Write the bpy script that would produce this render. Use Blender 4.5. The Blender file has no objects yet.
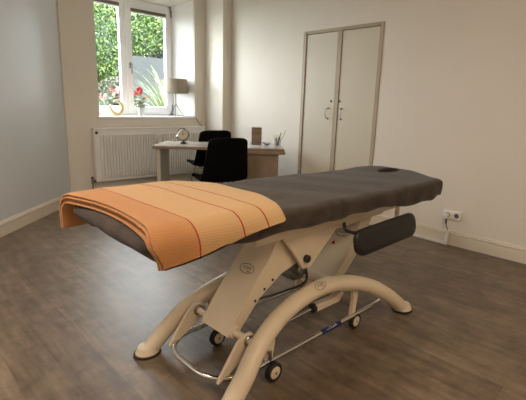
import bpy, bmesh, math, random
from mathutils import Vector, Matrix, Quaternion
R = math.radians
PI = math.pi
sc = bpy.context.scene
COL = sc.collection
random.seed(7)

# ---------------------------------------------------------------- camera
cam_d = bpy.data.cameras.new('camera')
cam_d.sensor_width = 36.0
cam_d.lens = 420.0 / 526.0 * 36.0
cam_d.clip_start = 0.05
cam = bpy.data.objects.new('camera', cam_d)
COL.objects.link(cam)
CAMH = 1.25
rows = ((0.72490038, -0.68823988, 0.02907424),
        (0.13088436, 0.17904845, 0.97509535),
        (-0.6763052, -0.70304162, 0.21987213))
m = Matrix(rows).transposed().to_4x4()
m.translation = Vector((0, 0, CAMH))
cam.matrix_world = m
sc.camera = cam

# ---------------------------------------------------------------- world, lights, exposure
wd = bpy.data.worlds.new('overcast_sky')
sc.world = wd
wd.use_nodes = True
wn = wd.node_tree
wn.nodes.clear()
wo = wn.nodes.new('ShaderNodeOutputWorld')
wb = wn.nodes.new('ShaderNodeBackground')
wb.inputs['Color'].default_value = (0.89, 0.955, 1.0, 1)
wb.inputs['Strength'].default_value = 25.0
wn.links.new(wb.outputs[0], wo.inputs[0])

def area(name, loc, rot, sx, sy, power, color):
    l = bpy.data.lights.new(name, 'AREA')
    l.shape = 'RECTANGLE'; l.size = sx; l.size_y = sy
    l.energy = power; l.color = color
    o = bpy.data.objects.new(name, l)
    o.location = loc; o.rotation_euler = rot
    COL.objects.link(o)
    return o
# portal that guides daylight sampling through the window opening
po = area('window_portal', (2.76, 5.80, 1.82), (R(-90), 0, 0), 1.42, 1.52, 1.0, (1, 1, 1))
po.data.cycles.is_portal = True
# hazy sun behind thin cloud: very soft, from beyond the garden and to the left
sl = bpy.data.lights.new('hazy_sun', 'SUN')
sl.energy = 0.4; sl.angle = R(70); sl.color = (0.84, 0.93, 1.0)
so_ = bpy.data.objects.new('hazy_sun', sl)
so_.rotation_euler = Vector((0.62, -0.72, -0.62)).to_track_quat('-Z', 'Y').to_euler()
so_.location = (-4, 12, 8)
COL.objects.link(so_)
# unseen warm room light: two soft fill lights added at ceiling height
area('warm_fill_light', (-0.2, 1.9, 2.84), (0, 0, 0), 1.0, 1.0, 56.0, (1.0, 0.86, 0.72))
area('warm_fill_light', (0.9, -1.1, 2.84), (0, 0, 0), 1.0, 1.0, 44.0, (1.0, 0.78, 0.56))

sc.view_settings.view_transform = 'Standard'
sc.view_settings.look = 'None'
sc.view_settings.gamma = 1.0
sc.view_settings.use_curve_mapping = False
sc.view_settings.exposure = 0.0

# ---------------------------------------------------------------- materials
def srgb(r, g, b):
    def c(v):
        v /= 255.0
        return v / 12.92 if v <= 0.04045 else ((v + 0.055) / 1.055) ** 2.4
    return (c(r), c(g), c(b), 1.0)

class Mat:
    def __init__(self, name, col=(200, 200, 200), rough=0.6, metal=0.0, **kw):
        self.m = bpy.data.materials.new(name)
        self.m.use_nodes = True
        self.t = self.m.node_tree
        self.b = self.t.nodes['Principled BSDF']
        self.b.inputs['Base Color'].default_value = srgb(*col)
        self.b.inputs['Roughness'].default_value = rough
        self.b.inputs['Metallic'].default_value = metal
        for k, v in kw.items():
            self.b.inputs[k].default_value = v
        self._co = None
    def n(self, typ, **kw):
        nd = self.t.nodes.new(typ)
        for k, v in kw.items():
            setattr(nd, k, v)
        return nd
    def l(self, a, b):
        self.t.links.new(a, b)
    def coord(self, kind='Object'):
        if self._co is None:
            self._co = self.n('ShaderNodeTexCoord')
        return self._co.outputs[kind]
    def noise(self, scale, detail=3, vec=None, rough=0.5):
        nd = self.n('ShaderNodeTexNoise')
        nd.inputs['Scale'].default_value = scale
        nd.inputs['Detail'].default_value = detail
        nd.inputs['Roughness'].default_value = rough
        self.l(vec or self.coord(), nd.inputs['Vector'])
        return nd
    def ramp(self, fac, stops):
        nd = self.n('ShaderNodeValToRGB')
        e = nd.color_ramp.elements
        while len(e) < len(stops):
            e.new(0.5)
        for el, (p, c) in zip(e, stops):
            el.position = p
            el.color = srgb(*c)
        self.l(fac, nd.inputs['Fac'])
        return nd
    def bump(self, h, strength=0.2, dist=0.01):
        nd = self.n('ShaderNodeBump')
        nd.inputs['Strength'].default_value = strength
        nd.inputs['Distance'].default_value = dist
        self.l(h, nd.inputs['Height'])
        self.l(nd.outputs['Normal'], self.b.inputs['Normal'])
        return nd
    def base(self, out):
        self.l(out, self.b.inputs['Base Color'])

def mottled(name, c1, c2, scale, rough=0.6, metal=0.0, bump=0.0, bscale=None, **kw):
    a = Mat(name, c1, rough, metal, **kw)
    nz = a.noise(scale, 4)
    a.base(a.ramp(nz.outputs['Fac'], [(0.3, c1), (0.7, c2)]).outputs['Color'])
    if bump:
        nb = a.noise(bscale or scale * 6, 4)
        a.bump(nb.outputs['Fac'], bump, 0.004)
    return a

M = {}
M['wall'] = mottled('wall_paint', (224, 217, 206), (227, 220, 209), 2.0, 0.75, bump=0.06, bscale=160)
M['wall_grey'] = mottled('grey_wall_paint', (212, 216, 219), (215, 219, 222), 2.0, 0.38, bump=0.05, bscale=160)
M['ceiling'] = mottled('ceiling_paint', (236, 234, 230), (238, 236, 232), 2.0, 0.8)
M['reveal'] = mottled('reveal_paint', (238, 238, 237), (240, 240, 239), 2.0, 0.7)
M['trim'] = mottled('trim_lacquer', (226, 216, 200), (228, 218, 202), 3.0, 0.4)
M['pvc'] = mottled('window_plastic', (238, 239, 241), (241, 242, 244), 3.0, 0.3)
M['cupboard'] = mottled('cupboard_lacquer', (206, 198, 180), (209, 201, 183), 2.0, 0.45)
M['cupboard_frame'] = mottled('cupboard_frame_shaded', (172, 157, 134), (176, 161, 138), 2.0, 0.5)  # frame colour darkened to carry the shadow in the door rebates
M['radiator'] = mottled('radiator_enamel', (232, 230, 226), (234, 232, 228), 3.0, 0.4)
M['blind'] = mottled('blind_fabric', (112, 106, 100), (124, 117, 110), 60.0, 0.8)
M['beige'] = mottled('beige_powder_coat', (222, 207, 183), (225, 210, 186), 8.0, 0.38)
M['chrome'] = mottled('chrome', (215, 213, 210), (225, 223, 220), 5.0, 0.12, 1.0)
M['steel'] = mottled('dull_steel', (150, 146, 140), (160, 156, 150), 12.0, 0.35, 1.0)
M['rubber'] = mottled('black_rubber', (26, 25, 24), (34, 33, 31), 20.0, 0.6)
M['vinyl'] = mottled('black_vinyl', (20, 18, 16), (25, 22, 20), 14.0, 0.45, bump=0.12, bscale=300)
M['black_fabric'] = mottled('black_fabric', (4, 4, 4), (7, 6, 6), 120.0, 0.9, bump=0.2, bscale=400, **{'Specular IOR Level': 0.12})
M['desk_edge'] = mottled('desk_wood_edge', (134, 116, 98), (148, 129, 109), 12.0, 0.5)
M['desk_top'] = mottled('desk_laminate', (186, 176, 164), (192, 182, 170), 9.0, 0.13)
M['desk_leg'] = mottled('desk_leg_lacquer', (190, 182, 172), (196, 188, 178), 6.0, 0.4)
M['white_plastic'] = mottled('white_plastic', (232, 229, 222), (236, 233, 226), 8.0, 0.35)
M['dark'] = mottled('dark_plastic', (36, 35, 36), (44, 43, 44), 14.0, 0.45)
M['ink_blue'] = mottled('blue_ink', (32, 40, 104), (36, 44, 110), 20.0, 0.5)
M['ink_grey'] = mottled('grey_ink', (92, 86, 92), (98, 92, 98), 20.0, 0.5)
M['ink_red'] = mottled('red_ink', (170, 52, 44), (176, 58, 48), 20.0, 0.5)
M['dark_red'] = mottled('dark_red_plastic', (104, 44, 36), (112, 50, 42), 20.0, 0.5)
M['label_blue'] = mottled('blue_label', (22, 30, 92), (26, 34, 98), 20.0, 0.4)
M['orange_sign'] = mottled('orange_sticker', (206, 112, 44), (212, 118, 48), 20.0, 0.5)
M['gold'] = mottled('gold_lustre', (206, 190, 146), (220, 206, 166), 18.0, 0.38, 0.1, bump=0.1)
M['crystal'] = mottled('pale_glass_beads', (226, 228, 232), (240, 241, 244), 40.0, 0.15)
M['pot'] = mottled('pale_ceramic', (196, 194, 192), (212, 210, 208), 14.0, 0.5)
M['soil'] = mottled('potting_soil', (50, 38, 28), (66, 50, 36), 40.0, 0.95)
M['petal'] = mottled('pink_petal', (222, 40, 78), (238, 96, 120), 60.0, 0.6)
M['petal_pale'] = mottled('salmon_petal', (240, 150, 110), (244, 176, 130), 60.0, 0.6)
M['petal_dusky'] = mottled('dusky_petal', (132, 98, 92), (142, 108, 102), 60.0, 0.6)
M['stem'] = mottled('green_stem', (92, 128, 60), (112, 148, 72), 30.0, 0.6)
M['shade'] = mottled('lamp_shade_linen', (150, 138, 124), (172, 160, 144), 90.0, 0.85, bump=0.3, bscale=240)
M['cord'] = mottled('grey_cord', (84, 82, 80), (92, 90, 88), 40.0, 0.6)
M['cord_black'] = mottled('black_cord', (34, 32, 31), (40, 38, 36), 40.0, 0.6)
M['marker'] = mottled('lime_plastic', (196, 206, 40), (206, 214, 56), 20.0, 0.4)
M['pink_plastic'] = mottled('dusky_pink_plastic', (168, 108, 104), (176, 116, 112), 20.0, 0.5)
M['dial'] = mottled('clock_dial', (196, 186, 164), (204, 194, 172), 20.0, 0.5)
M['lawn'] = mottled('lawn', (32, 44, 18), (48, 60, 26), 3.0, 0.9, bump=0.4, bscale=60)
M['garden_wall'] = mottled('grey_garden_wall', (32, 34, 33), (38, 40, 39), 1.2, 0.85)
M['bark'] = mottled('bark', (40, 33, 26), (54, 46, 36), 20.0, 0.9, bump=0.4)
M['grass_blade'] = mottled('grass_blade', (72, 88, 38), (92, 104, 54), 4.0, 0.6)

def leafmat(name, stops):
    a = Mat(name, stops[0][1], 0.55)
    g = a.n('ShaderNodeNewGeometry')
    a.base(a.ramp(g.outputs['Random Per Island'], stops).outputs['Color'])
    return a
M['leaf'] = leafmat('hedge_leaf', [(0.0, (18, 32, 7)), (0.35, (36, 60, 12)), (0.7, (58, 82, 20)), (1.0, (104, 120, 54))])
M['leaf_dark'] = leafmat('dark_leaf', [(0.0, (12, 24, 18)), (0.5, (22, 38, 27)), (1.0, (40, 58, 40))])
M['leaf_olive'] = leafmat('olive_leaf', [(0.0, (30, 33, 15)), (0.5, (47, 49, 26)), (1.0, (66, 68, 40))])
# variegated house-plant leaves: pale middle, dark green rim
a = Mat('variegated_leaf', (90, 120, 60), 0.5)
g = a.n('ShaderNodeNewGeometry')
uvn = a.n('ShaderNodeUVMap')
sep = a.n('ShaderNodeSeparateXYZ'); a.l(uvn.outputs[0], sep.inputs[0])
a.base(a.ramp(sep.outputs['X'], [(0.0, (52, 82, 34)), (0.40, (84, 116, 54)), (0.55, (228, 226, 206)), (1.0, (240, 238, 222))]).outputs['Color'])
M['leaf_var'] = a

# vinyl plank floor: long boards along y
a = Mat('vinyl_plank_floor', (110, 98, 84), 0.4)
mp = a.n('ShaderNodeMapping'); a.l(a.coord(), mp.inputs['Vector'])
mp.inputs['Rotation'].default_value = (0, 0, R(90))
br = a.n('ShaderNodeTexBrick')
br.inputs['Color1'].default_value = (0, 0, 0, 1); br.inputs['Color2'].default_value = (1, 1, 1, 1)
br.inputs['Mortar'].default_value = (0.5, 0.5, 0.5, 1)
br.inputs['Scale'].default_value = 1.0
br.inputs['Brick Width'].default_value = 1.22
br.inputs['Row Height'].default_value = 0.184
br.inputs['Mortar Size'].default_value = 0.0012
br.inputs['Mortar Smooth'].default_value = 0.2
br.offset = 0.37; br.offset_frequency = 2
a.l(mp.outputs[0], br.inputs['Vector'])
# grain: noise stretched along the board, shifted per board
sc2 = a.n('ShaderNodeVectorMath', operation='MULTIPLY'); sc2.inputs[1].default_value = (9.0, 1.1, 1.0)
a.l(a.coord(), sc2.inputs[0])
off = a.n('ShaderNodeVectorMath', operation='SCALE'); off.inputs['Scale'].default_value = 23.0
a.l(br.outputs['Color'], off.inputs[0])
ad = a.n('ShaderNodeVectorMath', operation='ADD'); a.l(sc2.outputs[0], ad.inputs[0]); a.l(off.outputs[0], ad.inputs[1])
gr = a.noise(2.2, 9, ad.outputs[0], 0.66)
gc = a.ramp(gr.outputs['Fac'], [(0.25, (86, 72, 58)), (0.43, (118, 102, 84)), (0.58, (134, 117, 98)), (0.78, (160, 143, 122))])
bl = a.noise(7.0, 7, None, 0.68)          # blotches of wear
blr = a.ramp(bl.outputs['Fac'], [(0.32, (186, 180, 174)), (0.60, (255, 255, 255))])
mx = a.n('ShaderNodeMix', data_type='RGBA', blend_type='MULTIPLY'); mx.inputs['Factor'].default_value = 0.8
a.l(gc.outputs['Color'], mx.inputs['A']); a.l(blr.outputs['Color'], mx.inputs['B'])
tone = a.ramp(br.outputs['Color'], [(0.0, (226, 222, 220)), (1.0, (255, 255, 255))])
mx2 = a.n('ShaderNodeMix', data_type='RGBA', blend_type='MULTIPLY'); mx2.inputs['Factor'].default_value = 1.0
a.l(mx.outputs['Result'], mx2.inputs['A']); a.l(tone.outputs['Color'], mx2.inputs['B'])
seam = a.ramp(br.outputs['Fac'], [(0.0, (255, 255, 255)), (1.0, (196, 190, 184))])
mx3 = a.n('ShaderNodeMix', data_type='RGBA', blend_type='MULTIPLY'); mx3.inputs['Factor'].default_value = 1.0
a.l(mx2.outputs['Result'], mx3.inputs['A']); a.l(seam.outputs['Color'], mx3.inputs['B'])
a.base(mx3.outputs['Result'])
rr = a.n('ShaderNodeMapRange'); rr.inputs['To Min'].default_value = 0.34; rr.inputs['To Max'].default_value = 0.50
a.l(gr.outputs['Fac'], rr.inputs['Value']); a.l(rr.outputs[0], a.b.inputs['Roughness'])
a.b.inputs['Specular IOR Level'].default_value = 0.5
a.bump(gr.outputs['Fac'], 0.12, 0.003)
M['floor'] = a

# dark brown velour
a = Mat('brown_velour', (54, 45, 38), 0.9)
nz = a.noise(16.0, 7, None, 0.68)
a.base(a.ramp(nz.outputs['Fac'], [(0.3, (38, 30, 24)), (0.7, (74, 61, 52))]).outputs['Color'])
nb = a.noise(420, 3); a.bump(nb.outputs['Fac'], 0.25, 0.003)
a.b.inputs['Sheen Weight'].default_value = 0.12
a.b.inputs['Sheen Roughness'].default_value = 0.5
M['velour'] = a

# orange blanket with red stripes (u runs along the bed, v across it, metres)
a = Mat('orange_blanket_weave', (224, 158, 88), 0.85)
uvn = a.n('ShaderNodeUVMap')
sep = a.n('ShaderNodeSeparateXYZ'); a.l(uvn.outputs[0], sep.inputs[0])
u, v = sep.outputs['X'], sep.outputs['Y']
def mth(op, *ins):
    nd = a.n('ShaderNodeMath', operation=op)
    for i, x in enumerate(ins):
        if isinstance(x, (int, float)):
            nd.inputs[i].default_value = x
        else:
            a.l(x, nd.inputs[i])
    return nd.outputs[0]
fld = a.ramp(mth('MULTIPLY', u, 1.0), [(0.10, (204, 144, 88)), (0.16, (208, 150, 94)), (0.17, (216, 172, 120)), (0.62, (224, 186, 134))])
masks = None
for s0, wd_ in ((0.490, 0.0036), (0.365, 0.0034), (0.165, 0.0032)):
    d_ = mth('ABSOLUTE', mth('SUBTRACT', u, s0))
    k = mth('LESS_THAN', d_, wd_)
    masks = k if masks is None else mth('MAXIMUM', masks, k)
mxb = a.n('ShaderNodeMix', data_type='RGBA')
a.l(masks, mxb.inputs['Factor']); a.l(fld.outputs['Color'], mxb.inputs['A'])
mxb.inputs['B'].default_value = srgb(172, 46, 18)
# honeycomb weave: two diagonal sine fields
w1 = mth('SINE', mth('MULTIPLY', mth('ADD', u, v), 390.0))
w2 = mth('SINE', mth('MULTIPLY', mth('SUBTRACT', u, v), 700.0))
wv = mth('MULTIPLY', w1, w2)
wr = a.ramp(mth('MULTIPLY_ADD', wv, 0.5, 0.5), [(0.0, (206, 197, 186)), (1.0, (255, 255, 255))])
mxc = a.n('ShaderNodeMix', data_type='RGBA', blend_type='MULTIPLY'); mxc.inputs['Factor'].default_value = 1.0
a.l(mxb.outputs['Result'], mxc.inputs['A']); a.l(wr.outputs['Color'], mxc.inputs['B'])
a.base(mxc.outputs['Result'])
a.bump(wv, 0.5, 0.002)
a.b.inputs['Sheen Weight'].default_value = 0.15
M['blanket'] = a
M['blanket_inner'] = mottled('orange_blanket_underside', (196, 116, 52), (206, 126, 60), 40.0, 0.9, bump=0.3, bscale=300)

# brown picture card: horizontal bands
a = Mat('brown_card', (120, 90, 70), 0.55)
sep = a.n('ShaderNodeSeparateXYZ'); a.l(a.coord('Generated'), sep.inputs[0])
nz = a.noise(40, 4)
ma = a.n('ShaderNodeMath', operation='MULTIPLY_ADD'); a.l(nz.outputs['Fac'], ma.inputs[0]); ma.inputs[1].default_value = 0.16; a.l(sep.outputs['Z'], ma.inputs[2])
a.base(a.ramp(ma.outputs[0], [(0.05, (112, 92, 86)), (0.35, (126, 100, 86)), (0.60, (140, 112, 92)), (0.78, (110, 82, 62)), (0.9, (146, 104, 70)), (1.0, (104, 74, 52))]).outputs['Color'])
M['card'] = a

def glassmat(name, tint=(1, 1, 1), reflect=0.10):
    a = Mat(name)
    out = a.t.nodes['Material Output']
    tr = a.n('ShaderNodeBsdfTransparent'); tr.inputs[0].default_value = (*tint, 1)
    gl = a.n('ShaderNodeBsdfGlossy'); gl.inputs['Roughness'].default_value = 0.02
    fr = a.n('ShaderNodeFresnel')
    ge = a.n('ShaderNodeNewGeometry'); mr = a.n('ShaderNodeMapRange')      # same reflectance from either face of the pane
    mr.inputs['To Min'].default_value = 1.5; mr.inputs['To Max'].default_value = 1 / 1.5
    a.l(ge.outputs['Backfacing'], mr.inputs['Value']); a.l(mr.outputs[0], fr.inputs['IOR'])
    mp = a.n('ShaderNodeMath', operation='MULTIPLY'); mp.inputs[1].default_value = reflect * 10
    a.l(fr.outputs[0], mp.inputs[0])
    mx = a.n('ShaderNodeMixShader')
    a.l(mp.outputs[0], mx.inputs[0]); a.l(tr.outputs[0], mx.inputs[1]); a.l(gl.outputs[0], mx.inputs[2])
    a.l(mx.outputs[0], out.inputs['Surface'])
    return a
M['pane'] = glassmat('window_glass', (0.97, 0.985, 0.98))
M['clear'] = glassmat('clear_acrylic', (0.93, 0.94, 0.95))

# ---------------------------------------------------------------- mesh helpers
class MB:
    """collects shapes, then links them as ONE mesh object"""
    def __init__(self):
        self.bm = bmesh.new()
        self.uv = None
    def _merge(self, b, mat=None):
        if mat is not None:
            b.transform(mat)
        me = bpy.data.meshes.new('tmp')
        b.to_mesh(me); b.free()
        self.bm.from_mesh(me)
        bpy.data.meshes.remove(me)
    def box(self, c, s, rot=None, bev=0.0, seg=2):
        b = bmesh.new()
        bmesh.ops.create_cube(b, size=1.0)
        for v in b.verts:
            v.co = Vector((v.co.x * s[0], v.co.y * s[1], v.co.z * s[2]))
        if bev:
            bmesh.ops.bevel(b, geom=b.edges[:], offset=bev, segments=seg, profile=0.5, affect='EDGES')
        mt = Matrix.Translation(c)
        if rot is not None:
            mt = mt @ (rot.to_4x4() if hasattr(rot, 'to_4x4') else Matrix.Rotation(rot, 4, 'Z'))
        self._merge(b, mt)
        return self
    def span(self, x0, x1, y0, y1, z0, z1, bev=0.0):
        return self.box(((x0 + x1) / 2, (y0 + y1) / 2, (z0 + z1) / 2), (x1 - x0, y1 - y0, z1 - z0), None, bev)
    def prism(self, poly, h0, h1, axis='z', bev=0.0, mat=None):
        """poly: 2-D points; extruded between h0 and h1 along axis (z: xy, y: xz, x: yz)"""
        b = bmesh.new()
        def P(p, h):
            if axis == 'z': return (p[0], p[1], h)
            if axis == 'y': return (p[0], h, p[1])
            return (h, p[0], p[1])
        lo = [b.verts.new(P(p, h0)) for p in poly]
        hi = [b.verts.new(P(p, h1)) for p in poly]
        n = len(poly)
        b.faces.new(lo); b.faces.new(hi)
        for i in range(n):
            b.faces.new((lo[i], lo[(i + 1) % n], hi[(i + 1) % n], hi[i]))
        bmesh.ops.recalc_face_normals(b, faces=b.faces[:])
        if bev:
            bmesh.ops.bevel(b, geom=b.edges[:], offset=bev, segments=2, profile=0.5, affect='EDGES')
        self._merge(b, mat)
        return self
    def tube(self, pts, r, n=12, closed=False, caps=True, flat=None):
        pts = [Vector(p) for p in pts]
        rs = r if isinstance(r, (list, tuple)) else [r] * len(pts)
        N = len(pts)
        b = bmesh.new()
        T = []
        for i in range(N):
            if closed:
                t = pts[(i + 1) % N] - pts[i - 1]
            else:
                t = pts[min(i + 1, N - 1)] - pts[max(i - 1, 0)]
            T.append(t.normalized())
        up = Vector((0, 0, 1))
        if abs(T[0].dot(up)) > 0.95: up = Vector((0, 1, 0))
        nrm = (up - T[0] * up.dot(T[0])).normalized()
        rings = []
        for i in range(N):
            nrm = (nrm - T[i] * nrm.dot(T[i])).normalized()
            bi = T[i].cross(nrm)
            rings.append([b.verts.new(pts[i] + (nrm * math.cos(2 * PI * k / n) + bi * math.sin(2 * PI * k / n)) * rs[i]) for k in range(n)])
        for i in range(N if closed else N - 1):
            A, B = rings[i], rings[(i + 1) % N]
            for k in range(n):
                b.faces.new((A[k], A[(k + 1) % n], B[(k + 1) % n], B[k]))
        if caps and not closed:
            b.faces.new(rings[0]); b.faces.new(rings[-1])
        bmesh.ops.recalc_face_normals(b, faces=b.faces[:])
        self._merge(b)
        return self
    def lathe(self, prof, c=(0, 0, 0), n=24, mat=None):
        """prof: (radius, z) pairs; revolved about z"""
        b = bmesh.new()
        rings = []
        for r, z in prof:
            if r < 1e-5:
                rings.append([b.verts.new((0, 0, z))])
            else:
                rings.append([b.verts.new((r * math.cos(2 * PI * k / n), r * math.sin(2 * PI * k / n), z)) for k in range(n)])
        for A, B in zip(rings, rings[1:]):
            if len(A) == 1 and len(B) == 1: continue
            for k in range(n):
                k2 = (k + 1) % n
                if len(A) == 1: b.faces.new((A[0], B[k], B[k2]))
                elif len(B) == 1: b.faces.new((A[k], A[k2], B[0]))
                else: b.faces.new((A[k], A[k2], B[k2], B[k]))
        bmesh.ops.recalc_face_normals(b, faces=b.faces[:])
        mt = Matrix.Translation(c)
        if mat is not None: mt = mt @ mat
        self._merge(b, mt)
        return self
    def ball(self, c, r, s=(1, 1, 1), sub=2):
        b = bmesh.new()
        bmesh.ops.create_icosphere(b, subdivisions=sub, radius=r)
        self._merge(b, Matrix.Translation(c) @ Matrix.Diagonal((*s, 1)))
        return self
    def cyl(self, p0, p1, r, n=20):
        """closed cylinder with softened rims"""
        p0, p1 = Vector(p0), Vector(p1)
        L = (p1 - p0).length
        q = Vector((0, 0, 1)).rotation_difference((p1 - p0).normalized()).to_matrix().to_4x4()
        e = min(r * 0.15, L * 0.2)
        self.lathe([(0, 0), (r - e, 0), (r, e), (r, L - e), (r - e, L), (0, L)], p0, n, q)
        return self
    def build(self, name, mat, parent=None, smooth=True, origin=None, subsurf=0, angle=35):
        me = bpy.data.meshes.new(name)
        bmesh.ops.recalc_face_normals(self.bm, faces=self.bm.faces[:]) if len(self.bm.faces) < 4000 else None
        org = Vector((0, 0, 0))
        if parent is not None:
            top = parent
            while top.parent: top = top.parent
            if top.get('world_authored'):
                org = Vector(top.location)
        elif origin is not None:
            org = Vector(origin)
        if org.length: self.bm.transform(Matrix.Translation(-org))
        self.bm.to_mesh(me); self.bm.free()
        me.materials.append(mat.m)
        o = bpy.data.objects.new(name, me)
        COL.objects.link(o)
        if parent is not None:
            o.parent = parent
        else:
            o.location = org
            o['world_authored'] = 1
        if smooth:
            for p in me.polygons: p.use_smooth = True
            if not subsurf:
                bm2 = bmesh.new(); bm2.from_mesh(me)
                for e in bm2.edges:
                    if len(e.link_faces) == 2 and e.calc_face_angle(0) > R(angle): e.smooth = False
                bm2.to_mesh(me); bm2.free()
        if subsurf:
            md = o.modifiers.new('subdivision', 'SUBSURF'); md.levels = subsurf; md.render_levels = subsurf
        return o

def tag(o, label, cat, group=None):
    o['label'] = label; o['category'] = cat
    if group: o['group'] = group
    return o
def thing(name, label, cat, loc=(0, 0, 0), rz=0.0, group=None, world=True):
    o = bpy.data.objects.new(name, None)
    o.empty_display_size = 0.1
    o.location = loc; o.rotation_euler = (0, 0, rz)
    COL.objects.link(o)
    if world: o['world_authored'] = 1
    return tag(o, label, cat, group)
def struct(o, label=None):
    o['kind'] = 'structure'
    if label: o['label'] = label
    return o
def sroot(name, loc, label):
    o = bpy.data.objects.new(name, None); o.location = loc; COL.objects.link(o)
    o['world_authored'] = 1
    return struct(o, label)
def text_bm(s, size, extrude=0.0):
    """returns a list of (verts, faces) of flat lettering centred on the origin"""
    cu = bpy.data.curves.new('t', 'FONT'); cu.body = s; cu.size = size
    cu.align_x = 'CENTER'; cu.align_y = 'CENTER'; cu.extrude = extrude; cu.resolution_u = 3
    o = bpy.data.objects.new('t', cu); COL.objects.link(o)
    dg = bpy.context.evaluated_depsgraph_get()
    me = bpy.data.meshes.new_from_object(o.evaluated_get(dg))
    b = bmesh.new(); b.from_mesh(me)
    bpy.data.meshes.remove(me); bpy.data.objects.remove(o); bpy.data.curves.remove(cu)
    return b
def smoothstep(a, b, x):
    t = max(0.0, min(1.0, (x - a) / (b - a)))
    return t * t * (3 - 2 * t)
def lerp(a, b, t): return a + (b - a) * t

# ---------------------------------------------------------------- room shell
XR, YB, HC = 3.97, 5.28, 2.90
YW = 5.63                                   # window plane
XL, YF = -1.4, -1.8                         # walls behind the camera
CX = 1.794                                  # corner of diagonal wall and window wall
DX0, DY0 = XL, YB - (CX - XL) * 0.98        # other end of the diagonal wall
t_ = 0.2

b = MB(); b.prism([(XL - .05, YF - .05), (XR + .05, YF - .05), (XR + .05, YB + .05), (CX - .05, YB + .05), (DX0 - .05, DY0 + .02)], -0.1, 0.0)
struct(b.build('floor', M['floor'], smooth=False), 'grey-brown wood plank vinyl floor')
b = MB(); b.prism([(XL - .05, YF - .05), (XR + .05, YF - .05), (XR + .05, YB + .05), (CX - .05, YB + .05), (DX0 - .05, DY0 + .02)], HC, HC + .1)
struct(b.build('ceiling', M['ceiling'], smooth=False))

# diagonal grey wall at left
dv = Vector((CX - DX0, YB - DY0, 0)).normalized(); nv = Vector((-dv.y, dv.x, 0))   # nv points out of the room
p0, p1 = Vector((DX0, DY0, 0)), Vector((CX, YB, 0))
b = MB(); b.prism([p0[:2], p1[:2], (p1 + nv * t_)[:2], (p0 + nv * t_)[:2]], 0, HC)
struct(b.build('wall_left', M['wall_grey'], smooth=False), 'plain grey painted wall at the left')
b = MB(); b.prism([(XL, YF), (XL, DY0), (XL - t_, DY0), (XL - t_, YF)], 0, HC)
struct(b.build('wall_west', M['wall'], smooth=False))
b = MB(); b.prism([(XL - t_, YF), (XR + t_, YF), (XR + t_, YF - t_), (XL - t_, YF - t_)], 0, HC)
struct(b.build('wall_front', M['wall'], smooth=False))

# window wall with a deep splayed niche
NX0, NX1, SILL, HEAD = 2.205, 3.634, 1.03, 2.655
b = MB()
b.prism([(CX - .25, YB), (NX0, YB), (2.03, YW), (2.03, YW + .15), (CX - .25, YW + .15)], 0, HC)
b.prism([(NX1, YB), (XR + t_, YB), (XR + t_, YW + .15), (3.48, YW + .15), (3.48, YW)], 0, HC)
b.prism([(NX0, YB), (NX1, YB), (3.48, YW), (3.48, YW + .15), (2.03, YW + .15), (2.03, YW)], 0, SILL)
b.prism([(YB, HEAD), (YB, HC), (YW + .15, HC), (YW + .15, 2.585), (YW, 2.585)], 2.0, NX1 + .02, 'x')
struct(b.build('wall_back', M['wall'], smooth=False), 'window wall with a deep niche')
# white reveal linings (splayed right side, soffit)
b = MB()
b.prism([(NX1 + .001, YB - .001), (NX1 + .001, YB + .012), (3.482, YW), (3.472, YW)], SILL, HEAD)
struct(b.build('trim_1', M['reveal'], smooth=False))
b = MB()
b.prism([(NX0 - .03, YB - .012), (NX1 + .002, YB - .012), (3.48, YW), (2.03, YW)], SILL, SILL + .025, bev=.003)
struct(b.build('trim_2', M['reveal'], smooth=False), 'white window sill')

# right wall (with the recess of the built-in cupboard) and the corner pier
CY0, CY1, CZ1 = 2.438, 3.51, 2.11
b = MB()
b.span(XR, XR + t_, YF, CY0, 0, HC)
b.span(XR, XR + t_, CY1, YB, 0, HC)
b.span(XR, XR + t_, CY0, CY1, CZ1, HC)
b.span(XR + .12, XR + t_, CY0, CY1, 0, CZ1)
struct(b.build('wall_right', M['wall'], smooth=False), 'plain off-white wall at the right')
b = MB(); b.span(3.82, XR + .02, 4.865, YB + .02, 0, HC)
struct(b.build('wall_pier', M['wall'], smooth=False))
# thin vertical edge strip in the left corner
b = MB(); b.tube([(CX + .004, YB - .012, .14), (CX + .004, YB - .012, HC)], .011, 8)
struct(b.build('trim_3', M['trim']))

# baseboards: tall board with a double moulding
def baseboard(name, a, c, inward, h=.14):
    a, c = Vector((*a, 0)), Vector((*c, 0))
    n = Vector((*inward, 0)).normalized()
    prof = [(0.001, 0), (.018, 0), (.018, h - .040), (.013, h - .034), (.024, h - .026), (.024, h - .020), (.011, h - .014), (.016, h - .006), (.013, h), (.001, h)]
    bb = bmesh.new()
    A = [bb.verts.new(a + n * d + Vector((0, 0, z))) for d, z in prof]
    B = [bb.verts.new(c + n * d + Vector((0, 0, z))) for d, z in prof]
    k = len(prof)
    bb.faces.new(A); bb.faces.new(B)
    for i in range(k): bb.faces.new((A[i], A[(i + 1) % k], B[(i + 1) % k], B[i]))
    bmesh.ops.recalc_face_normals(bb, faces=bb.faces[:])
    q = MB(); q._merge(bb)
    return struct(q.build(name, M['trim'], smooth=False))
baseboard('baseboard_left', p0[:2], (p1 - dv * .012)[:2], (-nv)[:2])
baseboard('baseboard_back', (CX + .02, YB), (3.82, YB), (0, -1))
baseboard('baseboard_right', (XR, YF), (XR, CY0 - .005), (-1, 0))
baseboard('baseboard_cupboard', (XR, CY1 + .005), (XR, 4.865), (-1, 0))

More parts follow.
